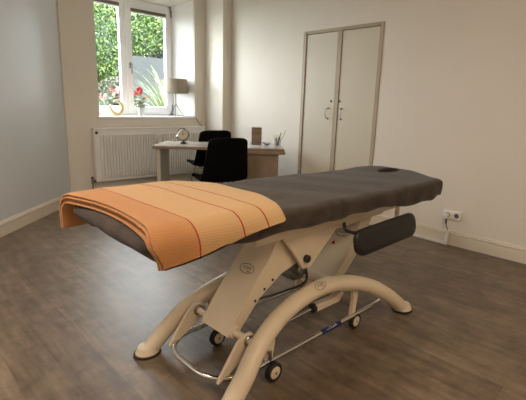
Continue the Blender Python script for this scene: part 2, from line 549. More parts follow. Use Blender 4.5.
# ---------------------------------------------------------------- window
win = sroot('window_1', (2.76, YW, SILL + .025), 'white two-casement window with brown blinds')
FY0, FY1 = YW, YW + .07
FX0, FX1, FZ0, FZ1 = 2.04, 3.478, SILL + .025, 2.582
b = MB()
b.span(FX0, FX0 + .045, FY0, FY1, FZ0, FZ1); b.span(FX1 - .045, FX1, FY0, FY1, FZ0, FZ1)
b.span(FX0, FX1, FY0, FY1, FZ0, FZ0 + .045); b.span(FX0, FX1, FY0, FY1, FZ1 - .045, FZ1)
b.build('window_frame', M['pvc'], win, smooth=False)
def casement(x0, x1, y0, z0, z1, st=.082, blind_z=None):
    q = MB(); y1 = y0 + .06
    q.span(x0, x0 + st, y0, y1, z0, z1, .006); q.span(x1 - st, x1, y0, y1, z0, z1, .006)
    q.span(x0 + st - .01, x1 - st + .01, y0 + .001, y1, z0, z0 + st + .01, .006)
    q.span(x0 + st - .01, x1 - st + .01, y0 + .001, y1, z1 - st, z1, .006)
    cs = q.build('casement', M['pvc'], win, smooth=False)
    q = MB(); q.span(x0 + st - .01, x1 - st + .01, y0 + .026, y0 + .032, z0 + st, z1 - st + .01)
    q.build('pane', M['pane'], cs, smooth=False)
    # folded pleated blind parked at the top of the pane
    q = MB(); bz = blind_z
    for k in range(5):
        q.span(x0 + st - .006, x1 - st + .006, y0 - .012 + .002 * (k % 2), y0 + .02, bz + .008 * k, bz + .008 * k + .0075, .001)
    bl_ = q.build('blind', M['blind'], cs, smooth=False)
    q = MB(); q.span(x0 + st - .008, x1 - st + .008, y0 - .014, y0 + .02, bz - .014, bz, .003)
    q.build('blind_rail', M['pvc'], bl_, smooth=False)
    return cs
cl_ = casement(2.075, 2.757, YW - .012, 1.095, 2.545, blind_z=2.466)
cr_ = casement(2.759, 3.445, YW - .022, 1.095, 2.545, blind_z=2.425)
b = MB(); b.box((2.805, YW - .028, 1.73), (.028, .012, .075), None, .003)
b.cyl((2.805, YW - .03, 1.745), (2.805, YW - .062, 1.745), .010, 12)
b.box((2.807, YW - .062, 1.685), (.020, .014, .135), None, .005)
b.build('window_handle', M['steel'], cr_)
for z in (2.48, 1.17):
    b = MB(); b.cyl((3.452, YW - .03, z - .05), (3.452, YW - .03, z + .05), .010, 12); b.build('hinge', M['steel'], win)

# ---------------------------------------------------------------- built-in cupboard (structure)
dr = sroot('door_1', (XR, (CY0 + CY1) / 2, 0), 'white built-in double cupboard in the right wall')
b = MB()
fx0, fx1 = XR - .006, XR + .10
b.span(fx0, fx1, CY0 + .002, CY0 + .045, 0, CZ1 - .002); b.span(fx0, fx1, CY1 - .042, CY1 - .002, 0, CZ1 - .002)
b.span(fx0, fx1, CY0 + .05, CY1 - .05, CZ1 - .035, CZ1 - .002)
b.span(fx0 + .004, fx1, 2.955, 3.012, 0, CZ1 - .035)
b.build('frame', M['cupboard_frame'], dr, smooth=False)
def leaf(y0, y1, hy, side):
    q = MB(); q.span(XR + .006, XR + .034, y0, y1, .015, CZ1 - .04, .003)
    lf = q.build('door_leaf', M['cupboard'], dr, smooth=False)
    q = MB(); x = XR + .006
    q.tube([(x, hy, 1.235), (x - .022, hy, 1.240), (x - .036, hy + .012 * side, 1.215), (x - .038, hy + .016 * side, 1.18), (x - .036, hy + .012 * side, 1.145), (x - .022, hy, 1.12), (x, hy, 1.125)], .005, 10)
    q.cyl((x + .002, hy, 1.238), (x - .006, hy, 1.238), .012, 12); q.cyl((x + .002, hy, 1.122), (x - .006, hy, 1.122), .012, 12)
    q.build('handle', M['steel'], lf)
    ly = hy - .035 * side
    q = MB(); q.cyl((x + .002, ly, 1.318), (x - .008, ly, 1.318), .013, 14)
    q.build('lock', M['cord'], lf)
leaf(3.014, 3.464, 3.088, 1)
leaf(2.486, 2.952, 2.90, -1)

# ---------------------------------------------------------------- garden outside
b = MB(); b.span(-12, 26, YW + .3, 30, .30, .36)
struct(b.build('ground_garden', M['lawn'], smooth=False))
rnd = random.Random(3)
def leafcloud(name, mat, blobs, n, size, label, trunk=None, cat='shrub', group=None):
    base = blobs[0]
    root = thing(name, label, cat, (base[0], base[1], .36), group=group)
    bm = bmesh.new()
    W = [bl[3] * bl[4] * bl[5] for bl in blobs]
    for _ in range(n):
        cx, cy, cz, rx, ry, rz = rnd.choices(blobs, W)[0]
        while True:
            d = Vector((rnd.gauss(0, 1), rnd.gauss(0, 1), rnd.gauss(0, 1))).normalized()
            if d.y < .5: break                      # the side towards the house and the flanks
        k = rnd.uniform(.72, 1.05)
        c = Vector((cx + d.x * rx * k, cy + d.y * ry * k, max(.37, cz + d.z * rz * k)))
        s = size * rnd.uniform(.6, 1.3)
        q = Quaternion((rnd.gauss(0, 1), rnd.gauss(0, 1), rnd.gauss(0, 1), rnd.gauss(0, 1))).normalized()
        pts = [(-.5, 0, 0), (-.15, .22, .05), (.25, .17, .04), (.5, 0, -.06), (.25, -.17, .04), (-.15, -.22, .05)]
        vs = [bm.verts.new(c + q @ (Vector(p) * s)) for p in pts]
        bm.faces.new(vs[:4]); bm.faces.new((vs[0], vs[3], vs[4], vs[5]))
    q = MB(); q.bm.free(); q.bm = bm
    q.build('foliage', mat, root, smooth=False)
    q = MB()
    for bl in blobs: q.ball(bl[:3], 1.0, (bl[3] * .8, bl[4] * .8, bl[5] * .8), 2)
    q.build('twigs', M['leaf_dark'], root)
    q = MB()
    for (x, y) in (trunk or [(base[0], base[1])]):
        q.tube([(x, y, .34), (x + .06, y, 1.0), (x - .05, y + .05, base[2])], [.035, .03, .02], 10)
    q.build('trunk', M['bark'], root)
    return root
leafcloud('hedge_bush', M['leaf'], [(4.30, 10.2, 2.65, .66, .55, 1.0), (3.75, 10.3, 2.4, .6, .5, .9)], 15000, .075,
          'bright green leafy bush filling the left casement')
leafcloud('hedge_bush', M['leaf'], [(6.95, 13.6, 3.40, .75, .5, .85), (7.65, 13.7, 3.62, .60, .5, .75)], 12000, .095,
          'leafy green tree crown above the grey garden wall')
leafcloud('hedge_bush', M['leaf_dark'], [(8.45, 14.6, 3.15, .42, .42, .65)], 3000, .10,
          'darker blue-green shrub at the right edge of the right casement')
leafcloud('low_shrub', M['leaf_olive'], [(4.30, 9.3, 1.15, .55, .4, .60)], 3500, .06,
          'low olive shrub under the bright bush')
b = MB(); b.span(5.2, 11.0, 12.4, 12.6, .34, 2.60)
tag(b.build('garden_wall', M['garden_wall'], smooth=False, origin=(7.9, 12.5, .36)), 'pale grey garden wall seen through the right casement', 'wall')
def grass_clump(x, y, n, h, label):
    root_bm = bmesh.new()
    for i in range(n):
        a_ = rnd.uniform(0, 2 * PI); out = rnd.uniform(.3, .56) * h
        px_, py_ = x + rnd.gauss(0, .05), y + rnd.gauss(0, .05)
        dx, dy = math.cos(a_), math.sin(a_)
        w = rnd.uniform(.012, .020); prev = None
        top = h * rnd.uniform(.7, 1.2)
        for k in range(7):
            t = k / 6
            c = Vector((px_ + dx * out * t * t, py_ + dy * out * t * t, .36 + top * (t - .38 * t * t * t)))
            ww = w * (1 - t) + .001
            l_ = root_bm.verts.new(c + Vector((-dy, dx, 0)) * ww); r_ = root_bm.verts.new(c + Vector((dy, -dx, 0)) * ww)
            if prev: root_bm.faces.new((prev[0], prev[1], r_, l_))
            prev = (l_, r_)
    q = MB(); q.bm.free(); q.bm = root_bm
    tag(q.build('ornamental_grass', M['grass_blade'], smooth=False, origin=(x, y, .36)), label, 'grass')
grass_clump(4.50, 7.45, 110, 2.2, 'tall pale green grass clump outside the right casement')

# ---------------------------------------------------------------- radiator
rd = thing('radiator', 'white ribbed panel radiator on the wall under the window', 'radiator', (2.91, 5.18, 0))
RX0, RX1, RZ0, RZ1, RY = 2.09, 3.745, .244, .905, 5.18
bm = bmesh.new()
nrib = 40
def row(x, d): return (bm.verts.new((x, RY + d, RZ0 + .055)), bm.verts.new((x, RY + d, RZ1 - .07)))
b = MB()
b.span(RX0, RX1, RY + .008, RY + .035, RZ0, RZ1 - .01, .006)
pitch = (RX1 - RX0 - .12) / nrib
for i in range(nrib):
    xc = RX0 + .06 + pitch * (i + .5)
    w = pitch * .32
    b.prism([(xc - w * 1.2, RY + .009), (xc - w * .7, RY - .018), (xc + w * .7, RY - .018), (xc + w * 1.2, RY + .009)], RZ0 + .05, RZ1 - .075)
b.build('front_panel', M['radiator'], rd, smooth=False)
bm.free()
b = MB(); b.span(RX0 - .002, RX1 + .002, RY + .002, RY + .085, RZ1 - .012, RZ1 + .012, .004)
b.build('top_grille', M['radiator'], rd, smooth=False)
b = MB(); b.span(RX0, RX0 + .004, RY + .03, RY + .08, RZ0 + .01, RZ1 - .01); b.span(RX1 - .004, RX1, RY + .03, RY + .08, RZ0 + .01, RZ1 - .01)
b.span(RX0 + .2, RX0 + .26, RY + .03, YB, .5, .6); b.span(RX1 - .26, RX1 - .2, RY + .03, YB, .5, .6)
b.span(RX0 + .02, RX1 - .02, RY + .055, RY + .082, RZ0 + .01, RZ1 - .02)
b.build('back_panel', M['radiator'], rd, smooth=False)
b = MB(); b.cyl((RX0 + .022, RY + .006, RZ1 - .045), (RX0 + .022, RY - .012, RZ1 - .045), .016, 14); b.build('vent_plug', M['dark'], rd)
b = MB(); b.cyl((RX0 - .05, RY + .05, .255), (RX0 + .01, RY + .05, .255), .018, 12); b.cyl((RX0 - .04, RY + .05, .225), (RX0 - .04, RY + .05, .29), .015, 12)
b.tube([(RX0 - .04, RY + .05, .26), (RX0 - .04, RY + .05, .0)], .009, 10)
v_ = b.build('valve', M['steel'], rd)
b = MB(); b.cyl((RX0 - .04, RY + .05, .285), (RX0 - .04, RY + .05, .312), .014, 12); b.build('valve_cap', M['dark_red'], v_)
b = MB(); b.box((2.926, RY - .020, .79), (.045, .03, .085), None, .006); b.build('heat_meter', M['white_plastic'], rd)

# ---------------------------------------------------------------- window-sill things
ZS = SILL + .025
# open gold ring sculpture
b = MB()
cxr, cyr, czr = 2.50, 5.44, ZS + .112
pts, rs = [], []
for i in range(33):
    t = i / 32
    ang = R(112) - t * R(318)
    rad = .083
    pts.append((cxr + rad * math.cos(ang), cyr, czr + rad * math.sin(ang)))
    rs.append(.013 + .013 * math.sin(PI * min(1, t * 1.02)) ** .8)
b.tube(pts, rs, 14)
b.box((cxr, cyr, ZS + .006), (.07, .05, .012), None, .003)
ring = b.build('ring_sculpture', M['gold'], origin=(cxr, cyr, ZS))
tag(ring, 'open gold ring sculpture on the window sill', 'ornament')
b = MB()
for i in range(26):
    a_ = R(-210) + R(200) * rnd.random(); rr_ = .055 * rnd.uniform(.75, 1.0)
    b.ball((cxr + rr_ * math.cos(a_), cyr + rnd.uniform(-.015, .015), czr + rr_ * math.sin(a_)), rnd.uniform(.004, .008), sub=1)
b.build('bead', M['crystal'], ring)

# flowering pot plant
pp = thing('potted_plant', 'pink flowering plant with variegated leaves in a pale pot on the sill', 'plant', (2.842, 5.43, ZS))
c = (2.842, 5.43, ZS)
b = MB(); b.lathe([(0, 0), (.030, 0), (.033, .003), (.050, .105), (.053, .108), (.050, .112), (.046, .108), (.044, .095), (0, .095)], c, 24); b.build('pot', M['pot'], pp)
b = MB(); b.lathe([(0, .1), (.045, .097), (0, .094)], c, 20); b.build('soil', M['soil'], pp)
def blade(bm, uvl, base, tip, w, up):
    base, tip = Vector(base), Vector(tip)
    d = (tip - base); side = d.cross(Vector(up)).normalized() * w
    nn = side.cross(d).normalized()
    prev = None
    for k in range(6):
        t = k / 5
        ww = math.sin(PI * (t * .9 + .07)) ** .8
        cc = base + d * t + nn * (math.sin(PI * t) * .25 * d.length)
        r3 = [bm.verts.new(cc - side * ww), bm.verts.new(cc), bm.verts.new(cc + side * ww)]
        if prev:
            for j in range(2):
                f = bm.faces.new((prev[j], prev[j + 1], r3[j + 1], r3[j]))
                for lp in f.loops:
                    mid = lp.vert in (prev[1], r3[1])
                    lp[uvl].uv = (1.0 if mid else 0.0, t)
        prev = r3
bm = bmesh.new(); uvl = bm.loops.layers.uv.new('UVMap')
for i in range(46):
    a_ = rnd.uniform(0, 2 * PI); el = rnd.uniform(-.15, 1.0)
    ln = rnd.uniform(.095, .130)
    b0 = Vector((c[0], c[1], ZS + .125)) + Vector((math.cos(a_), math.sin(a_), 0)) * .02 + Vector((0, 0, el * .05))
    tip = b0 + Vector((math.cos(a_) * math.cos(el), math.sin(a_) * math.cos(el), math.sin(el) * .8)) * ln
    blade(bm, uvl, b0, tip, rnd.uniform(.018, .026), (0, 0, 1))
q = MB(); q.bm.free(); q.bm = bm; q.build('leaves', M['leaf_var'], pp, angle=180)
heads = [(.0, .0, .345, .046, 'petal'), (-.055, .01, .295, .032, 'petal'), (-.005, -.01, .295, .028, 'petal_pale'), (.075, .0, .245, .026, 'petal_pale')]
b = MB()
for hx, hy, hz, hr, mt in heads:
    b.tube([(c[0] + hx * .2, c[1], ZS + .1), (c[0] + hx * .7, c[1] + hy, ZS + .2), (c[0] + hx, c[1] + hy, ZS + hz - .01)], .0025, 6)
b.build('stems', M['stem'], pp)
for hx, hy, hz, hr, mt in heads:
    bm = bmesh.new(); uvl = bm.loops.layers.uv.new('UVMap')
    cc = Vector((c[0] + hx, c[1] + hy, ZS + hz))
    for i in range(26):
        d = Vector((rnd.gauss(0, 1), rnd.gauss(0, 1), rnd.gauss(0, 1) * .8 + .25)).normalized()
        blade(bm, uvl, cc + d * hr * .25, cc + d * hr, hr * .38, (d.y + .3, -d.x, .5))
    q = MB(); q.bm.free(); q.bm = bm; q.build('blossom', M[mt], pp, angle=180)

fx, fy = 2.93, 6.35
fp = thing('flowering_plant', 'pale pink flowers outside the left casement, behind the gold ring', 'plant', (fx, fy, .36))
b = MB()
fh = [(-.03, 0, 1.405, .085), (.07, .03, 1.33, .085), (-.20, .02, 1.31, .065), (.03, -.05, 1.24, .05)]
for hx, hy, hz, hr in fh: b.tube([(fx, fy, .34), (fx + hx * .4, fy + hy, .8), (fx + hx, fy + hy, hz - .03)], .007, 6)
b.build('stems', M['stem'], fp)
bm = bmesh.new(); uvl = bm.loops.layers.uv.new('UVMap')
for i in range(60):
    a_ = rnd.uniform(0, 2 * PI); z_ = rnd.uniform(.5, 1.22)
    b0 = Vector((fx, fy, z_)); blade(bm, uvl, b0, b0 + Vector((math.cos(a_) * .24, math.sin(a_) * .16, .06)), .04, (0, 0, 1))
q = MB(); q.bm.free(); q.bm = bm; q.build('leaves', M['leaf_dark'], fp, angle=180)
for hx, hy, hz, hr in fh:
    bm = bmesh.new(); uvl = bm.loops.layers.uv.new('UVMap'); cc = Vector((fx + hx, fy + hy, hz))
    for i in range(30):
        d = Vector((rnd.gauss(0, 1), rnd.gauss(0, 1), rnd.gauss(0, 1) * .7 + .2)).normalized()
        blade(bm, uvl, cc + d * hr * .2, cc + d * hr, hr * .36, (d.y + .3, -d.x, .5))
    q = MB(); q.bm.free(); q.bm = bm; q.build('blossom', M['petal_dusky'], fp, angle=180)

# table lamp on thin tripod legs
lc = Vector((3.385, 5.40, ZS))
tl = thing('table_lamp', 'table lamp with taupe drum shade on the window sill', 'lamp', lc)
b = MB()
b.lathe([(.168, .325), (.172, .325), (.162, .525), (.158, .525), (.168, .325)], lc, 40)
b.build('lamp_shade', M['shade'], tl)
b = MB(); b.tube([lc + Vector((0, 0, .16)), lc + Vector((0, 0, .42))], .007, 10); b.cyl(lc + Vector((0, 0, .36)), lc + Vector((0, 0, .43)), .018, 14); b.build('stem', M['cord'], tl)
b = MB(); b.ball(lc + Vector((0, 0, .455)), .03, (1, 1, 1.15), 2); b.build('bulb', M['white_plastic'], tl)
for ex, ey in ((-.075, .06), (.085, -.075), (-.06, -.07)):
    b = MB(); b.tube([lc + Vector((0, 0, .18)), lc + Vector((ex * .35, ey * .35, .115)), lc + Vector((ex, ey, .003))], .0055, 8); b.build('leg', M['cord'], tl)
b = MB(); b.tube([lc + Vector((0, 0, .02)), (3.50, 5.33, ZS + .004), (3.615, 5.266, ZS + .004), (3.634, 5.262, ZS - .012), (3.70, 5.274, .965), (3.795, 5.274, .885), (3.80, 5.274, .6), (3.80, 5.25, .16)], .0035, 8)
b.build('lamp_cord', M['cord'], tl)

# ---------------------------------------------------------------- desk (stands diagonally)
DA = R(-42)
dk = thing('desk', 'grey-topped desk with wooden edge in front of the radiator', 'desk', (2.334, 4.225, 0), DA, world=False)
DL, DD, DH = 1.47, .64, .78
b = MB(); b.prism([(.0, .0), (DL, .0), (DL, DD - .0), (.02, DD)], DH - .035, DH - .002, bev=.004); b.build('tabletop', M['desk_edge'], dk)
b = MB(); b.prism([(.006, .006), (DL - .006, .006), (DL - .006, DD - .006), (.026, DD - .006)], DH - .0025, DH); b.build('top_laminate', M['desk_top'], dk, smooth=False)
b = MB(); b.span(.035, .078, .05, DD - .06, 0.0, DH - .035, .006); b.build('leg_panel', M['desk_leg'], dk, smooth=False)
b = MB(); b.span(1.04, 1.41, .03, DD - .05, .04, DH - .065, .004); pd = b.build('pedestal', M['desk_edge'], dk, smooth=False)
b = MB(); b.span(.93, DL + .012, -.012, DD - .02, DH - .066, DH - .034, .004); b.build('pedestal_top', M['desk_edge'], pd, smooth=False)
b = MB(); b.span(1.03, 1.38, .06, DD - .08, 0, .042); b.build('plinth', M['dark'], pd, smooth=False)
b = MB(); b.span(.105, 1.0, DD - .12, DD - .09, DH - .09, DH - .034); b.build('rail', M['desk_leg'], dk, smooth=False)
dm = Matrix.Translation((2.334, 4.225, 0)) @ Matrix.Rotation(DA, 4, 'Z')
def onDesk(x, y): return dm @ Vector((x, y, DH))

# small round alarm clock
cp = onDesk(.30, .33)
ck = thing('alarm_clock', 'small round metal clock near the left end of the desk', 'clock', cp, R(-52), world=False)
rot = Matrix.Rotation(R(78), 4, 'X')
b = MB(); b.lathe([(0, 0), (.060, 0), (.068, .006), (.068, .05), (.058, .062), (.0, .066)], (0, .03, .092), 32, rot); b.build('case', M['steel'], ck)
b = MB(); b.lathe([(0, .0), (.056, .0), (.056, .002), (0, .002)], (.0, -.033, .106), 32, rot); dl_ = b.build('dial', M['dial'], ck)
b = MB(); b.box((.012, -.039, .118), (.034, .002, .004), Matrix.Rotation(R(-30), 4, 'Y')); b.box((-.004, -.039, .128), (.004, .002, .044), Matrix.Rotation(R(20), 4, 'Y')); b.ball((0, -.038, .107), .006, sub=1)
b.build('hand', M['dark'], dl_)
b = MB(); b.box((0, .0, .008), (.07, .05, .016), None, .005); b.cyl((0, 0, .012), (0, 0, .04), .014, 12); b.build('base', M['dark'], ck)
b = MB(); b.ball((-.062, -.01, .07), .034, (1, 1, 1), 2); b.build('bell', M['steel'], ck)
b = MB(); b.tube([(-.075, 0, .13), (-.06, 0, .165), (-.02, 0, .18), (.02, 0, .168)], .006, 8); b.build('ring_handle', M['dark'], ck)

# card in a clear stand
cpos = onDesk(1.16, .30)
cs_ = thing('card_stand', 'upright brown card in a clear stand on the desk', 'card', cpos, R(-36), world=False)
b = MB(); b.box((0, 0, .112), (.118, .0025, .205), Matrix.Rotation(R(-6), 4, 'X')); b.build('card', M['card'], cs_, smooth=False)
b = MB(); b.box((0, -.004, .114), (.134, .0025, .22), Matrix.Rotation(R(-6), 4, 'X')); b.box((0, .03, .003), (.134, .085, .005), None, .001); b.build('holder', M['clear'], cs_, smooth=False)

# small glass dish
gp = onDesk(1.285, .26)
gd = thing('glass_dish', 'small glass dish with dark contents beside the brown card', 'dish', gp, 0, world=False)
b = MB(); b.lathe([(0, 0), (.034, 0), (.038, .004), (.044, .05), (.041, .05), (.034, .007), (0, .006)], n=24); b.build('bowl', M['clear'], gd)
b = MB()
for i in range(9): b.ball((rnd.uniform(-.018, .018), rnd.uniform(-.018, .018), .018 + rnd.uniform(0, .014)), .010, (1, 1, .8), 1)
f_ = b.build('contents', M['cord'], gd); f_['kind'] = 'stuff'
b = MB(); b.tube([(-.042, 0, .04), (-.066, 0, .045), (-.072, 0, .05)], .006, 8); b.build('spout', M['dark'], gd)

# pen cup with its pens
cupp = onDesk(1.405, .24)
b = MB(); b.lathe([(0, 0), (.034, 0), (.036, .003), (.038, .098), (.0355, .098), (.033, .006), (0, .005)], cupp, 28)
tag(b.build('pen_cup', M['clear'], origin=cupp), 'clear pen cup at the right end of the desk', 'cup')
def pen(name, label, mat, bx, by, tx, ty, L, r, cat='pen', cap=None):
    p0_ = cupp + Vector((bx, by, .008)); d_ = Vector((tx, ty, 1)).normalized()
    pr = thing(name, label, cat, p0_)
    q = MB(); q.tube([p0_, p0_ + d_ * .012, p0_ + d_ * (L * .72)], [r * .5, r, r], 10); q.build('barrel', mat, pr)
    q = MB(); q.tube([p0_ + d_ * (L * .72), p0_ + d_ * L], [r * 1.12, r], 10); q.build('cap', cap or mat, pr)
pen('marker_pen', 'lime green marker in the pen cup', M['cord_black'], -.004, .0, .17, -.17, .16, .0085, cap=M['marker'])
pen('pencil', 'dusky pink pen standing in the pen cup', M['pink_plastic'], .008, .008, -.15, .12, .105, .007)
pen('pencil', 'thin pale pencil leaning furthest out of the pen cup', M['cord'], .008, -.012, .30, -.30, .20, .0025)
sp = cupp + Vector((-.012, .010, .01))
sx = thing('scissors', 'scissors with white finger loops in the pen cup', 'scissors', sp)
b = MB(); b.box(sp + Vector((-.004, .004, .045)), (.008, .002, .09), None, .0008); b.build('blade', M['steel'], sx)
for k in (-1, 1):
    b = MB(); rc = sp + Vector((-.006 - .010 * k, .006 + .010 * k, .112))
    b.tube([rc + Vector((.011 * math.cos(t) * .7, -.011 * math.cos(t) * .7, .018 * math.sin(t))) for t in [2 * PI * i / 16 for i in range(16)]], .003, 8, closed=True)
    b.build('finger_loop', M['white_plastic'], sx)

# ---------------------------------------------------------------- chairs
def make_chair(name, label, loc, rz, cat='chair', group=None):
    """local: seat faces +y, back at -y"""
    root = thing(name, label, cat, loc, rz, group, world=False)
    # one-piece upholstered shell: seat curling up into the back
    prof = [(.245, .425), (.238, .448), (.16, .462), (.02, .448), (-.10, .442), (-.165, .462), (-.205, .52), (-.232, .63), (-.262, .77), (-.284, .875), (-.292, .922)]
    bm = bmesh.new()
    nx = 12
    rowsv = []
    for j, (y, z) in enumerate(prof):
        t = j / (len(prof) - 1)
        w = .27 - .062 * smoothstep(.45, 1.0, t) - .02 * smoothstep(.25, 0, t)
        r_ = []
        for i in range(nx + 1):
            s = -1 + 2 * i / nx
            curl = abs(s) ** 3
            fy, fz = (0, .035 * curl) if t < .45 else (.045 * curl, 0)
            k = smoothstep(.35, .6, t)
            yy = y + .05 * curl * k; zz = z + .03 * curl * (1 - k) - (.03 * abs(s) ** 6 if j == len(prof) - 1 else 0)
            r_.append(bm.verts.new((s * w, yy, zz)))
        rowsv.append(r_)
    for A, B in zip(rowsv, rowsv[1:]):
        for i in range(nx): bm.faces.new((A[i], A[i + 1], B[i + 1], B[i]))
    q = MB(); q.bm.free(); q.bm = bm
    sh = q.build('seat_shell', M['black_fabric'], root)
    sd = sh.modifiers.new('thickness', 'SOLIDIFY'); sd.thickness = .035; sd.offset = 0
    ss = sh.modifiers.new('subdivision', 'SUBSURF'); ss.levels = 2; ss.render_levels = 2
    q = MB(); q.box((0, .03, .464), (.40, .38, .028), None, .012, 3); q.build('seat_cushion', M['black_fabric'], sh)
    # chrome base: ring under the seat, four splayed legs
    q = MB(); q.tube([(-.15, .16, .412), (.15, .16, .412), (.15, -.12, .412), (-.15, -.12, .412)], .009, 10, closed=True); q.cyl((0, .02, .40), (0, .02, .438), .05, 16); q.box((0,.02,.415),(.3,.04,.012)); q.build('seat_frame', M['chrome'], root)
    for sx_ in (-1, 1):
        for y0_, y1_ in ((.16, .23), (-.12, -.22)):
            q = MB(); q.tube([(sx_ * .15, y0_, .412), (sx_ * .20, (y0_ + y1_) / 2, .24), (sx_ * .235, y1_, .006)], .010, 10); q.cyl((sx_ * .235, y1_, 0), (sx_ * .235, y1_, .012), .014, 10)
            q.build('leg', M['chrome'], root)
    return root
make_chair('shell_chair', 'black shell chair in front of the desk, seen from behind', (2.80, 3.60, 0), R(-18))
make_chair('shell_chair', 'black shell chair on the far side of the desk by the radiator', (3.42, 4.63, 0), R(-18))

# ---------------------------------------------------------------- wall socket, plug, cable, duct
so = thing('wall_socket', 'white double socket plate low on the right wall', 'socket', (XR, 1.533, .288))
b = MB(); b.box((XR - .006, 1.533, .288), (.012, .170, .086), None, .003); b.build('plate', M['white_plastic'], so)
for y in (1.574, 1.492):
    b = MB(); b.lathe([(.0, .0), (.022, 0), (.0225, .003), (.028, .006), (.031, .006), (.031, -.002), (0, -.002)], (XR - .012, y, .288), 24, Matrix.Rotation(R(-90), 4, 'Y')); ins = b.build('socket_insert', M['white_plastic'], so)
    b = MB(); b.lathe([(0, .0005), (.0215, .0005), (.0215, .0022), (0, .0022)], (XR - .012, y, .288), 20, Matrix.Rotation(R(-90), 4, 'Y')); b.build('recess', M['cord'], ins)
pl = thing('power_plug', 'plug and black cable in the left half of the wall socket', 'plug', (XR - .02, 1.574, .288))
b = MB(); b.cyl((XR - .013, 1.574, .288), (XR - .045, 1.574, .288), .017, 16); b.box((XR - .036, 1.574, .268), (.016, .014, .036), None, .004); b.build('plug_body', M['white_plastic'], pl)
b = MB(); b.tube([(XR - .036, 1.574, .252), (XR - .036, 1.572, .205)], .0075, 10); b.build('strain_relief', M['cord_black'], pl)
b = MB(); b.tube([(XR - .036, 1.572, .21), (XR - .034, 1.560, .17), (XR - .032, 1.545, .138)], .004, 8); b.build('cable', M['cord'], pl)
du = thing('cable_duct', 'white cable duct along the foot of the right baseboard', 'duct', (XR - .03, 1.75, 0))
b = MB(); b.span(XR - .047, XR - .0205, 1.57, 1.92, 0.001, .024, .003); b.build('duct_cover', M['white_plastic'], du, smooth=False)
b = MB(); b.prism([(1.536, .001), (1.575, .001), (1.555, .142), (1.522, .142)], XR - .049, XR - .0205, 'x', .003); b.build('riser', M['white_plastic'], du, smooth=False)
b = MB(); b.tube([(XR - .034, 1.926, .012), (XR - .06, 1.96, .006), (3.80, 2.06, .006), (3.5, 2.08, .006), (3.0, 1.95, .006), (2.7, 1.86, .006), (2.47, 1.80, .006)], .005, 8)
tag(b.build('mains_cable', M['cord_black'], origin=(3.0, 1.9, 0)), 'black mains cable lying on the floor between duct and massage table', 'cable')

# ---------------------------------------------------------------- massage table
TB = thing('massage_table', 'electric massage table with beige steel frame and arched feet', 'massage table', (1.67, 1.47, 0))
YC = 1.46
YN, YFAR = 1.15, 1.77
# arch centre line: x, z, distance of the arch from the table's centre line (the arches lean together)
ARC = [(.925, .012, .312), (.980, .068, .304), (1.045, .128, .294), (1.145, .213, .266), (1.285, .280, .237), (1.45, .318, .217), (1.64, .332, .209), (1.84, .306, .219), (2.046, .238, .246), (2.20, .150, .279), (2.305, .068, .299), (2.365, .012, .310)]
def catmull(P, n=5):
    out = []
    P = [Vector(p) for p in P]
    Q = [P[0] * 2 - P[1]] + P + [P[-1] * 2 - P[-2]]
    for i in range(1, len(Q) - 2):
        for k in range(n):
            t = k / n
            a0, a1, a2, a3 = Q[i - 1], Q[i], Q[i + 1], Q[i + 2]
            out.append(.5 * ((2 * a1) + (a2 - a0) * t + (2 * a0 - 5 * a1 + 4 * a2 - a3) * t * t + (3 * a1 - a0 - 3 * a2 + a3) * t ** 3))
    out.append(P[-1])
    return out
arcs = catmull([(x, d, z) for x, z, d in ARC], 5)
RT = .043
def logo(parent, fmap, mb_letters='LOJER', s=1.0):
    """oval outline with lettering; fmap maps flat (u,v,h) to the surface"""
    q = bmesh.new()
    n = 40
    o1 = [q.verts.new(fmap(.050 * s * math.cos(2 * PI * k / n), .026 * s * math.sin(2 * PI * k / n), .0012)) for k in range(n)]
    o2 = [q.verts.new(fmap(.0465 * s * math.cos(2 * PI * k / n), .0225 * s * math.sin(2 * PI * k / n), .0012)) for k in range(n)]
    for k in range(n): q.faces.new((o1[k], o1[(k + 1) % n], o2[(k + 1) % n], o2[k]))
    w = MB(); w._merge(q); lg = w.build('logo_oval', M['ink_grey'], parent, smooth=False)
    tb = text_bm(mb_letters, .022 * s)
    for v in tb.verts: v.co = fmap(v.co.x, v.co.y + .004 * s, .0014)
    w = MB(); w._merge(tb); w.build('lettering', M['ink_blue'], lg, smooth=False)
    q = bmesh.new()
    vs = [q.verts.new(fmap(x * s, y * s, .0014)) for x, y in ((.008, -.012), (.032, -.009), (.034, -.013), (.010, -.016))]
    q.faces.new(vs); w = MB(); w._merge(q); w.build('swoosh', M['ink_red'], lg, smooth=False)
def arc_at(x):
    j = min(range(len(arcs) - 1), key=lambda i: abs((arcs[i].x + arcs[i + 1].x) / 2 - x))
    a0, a1 = arcs[j], arcs[j + 1]
    return a0.lerp(a1, (x - a0.x) / (a1.x - a0.x))
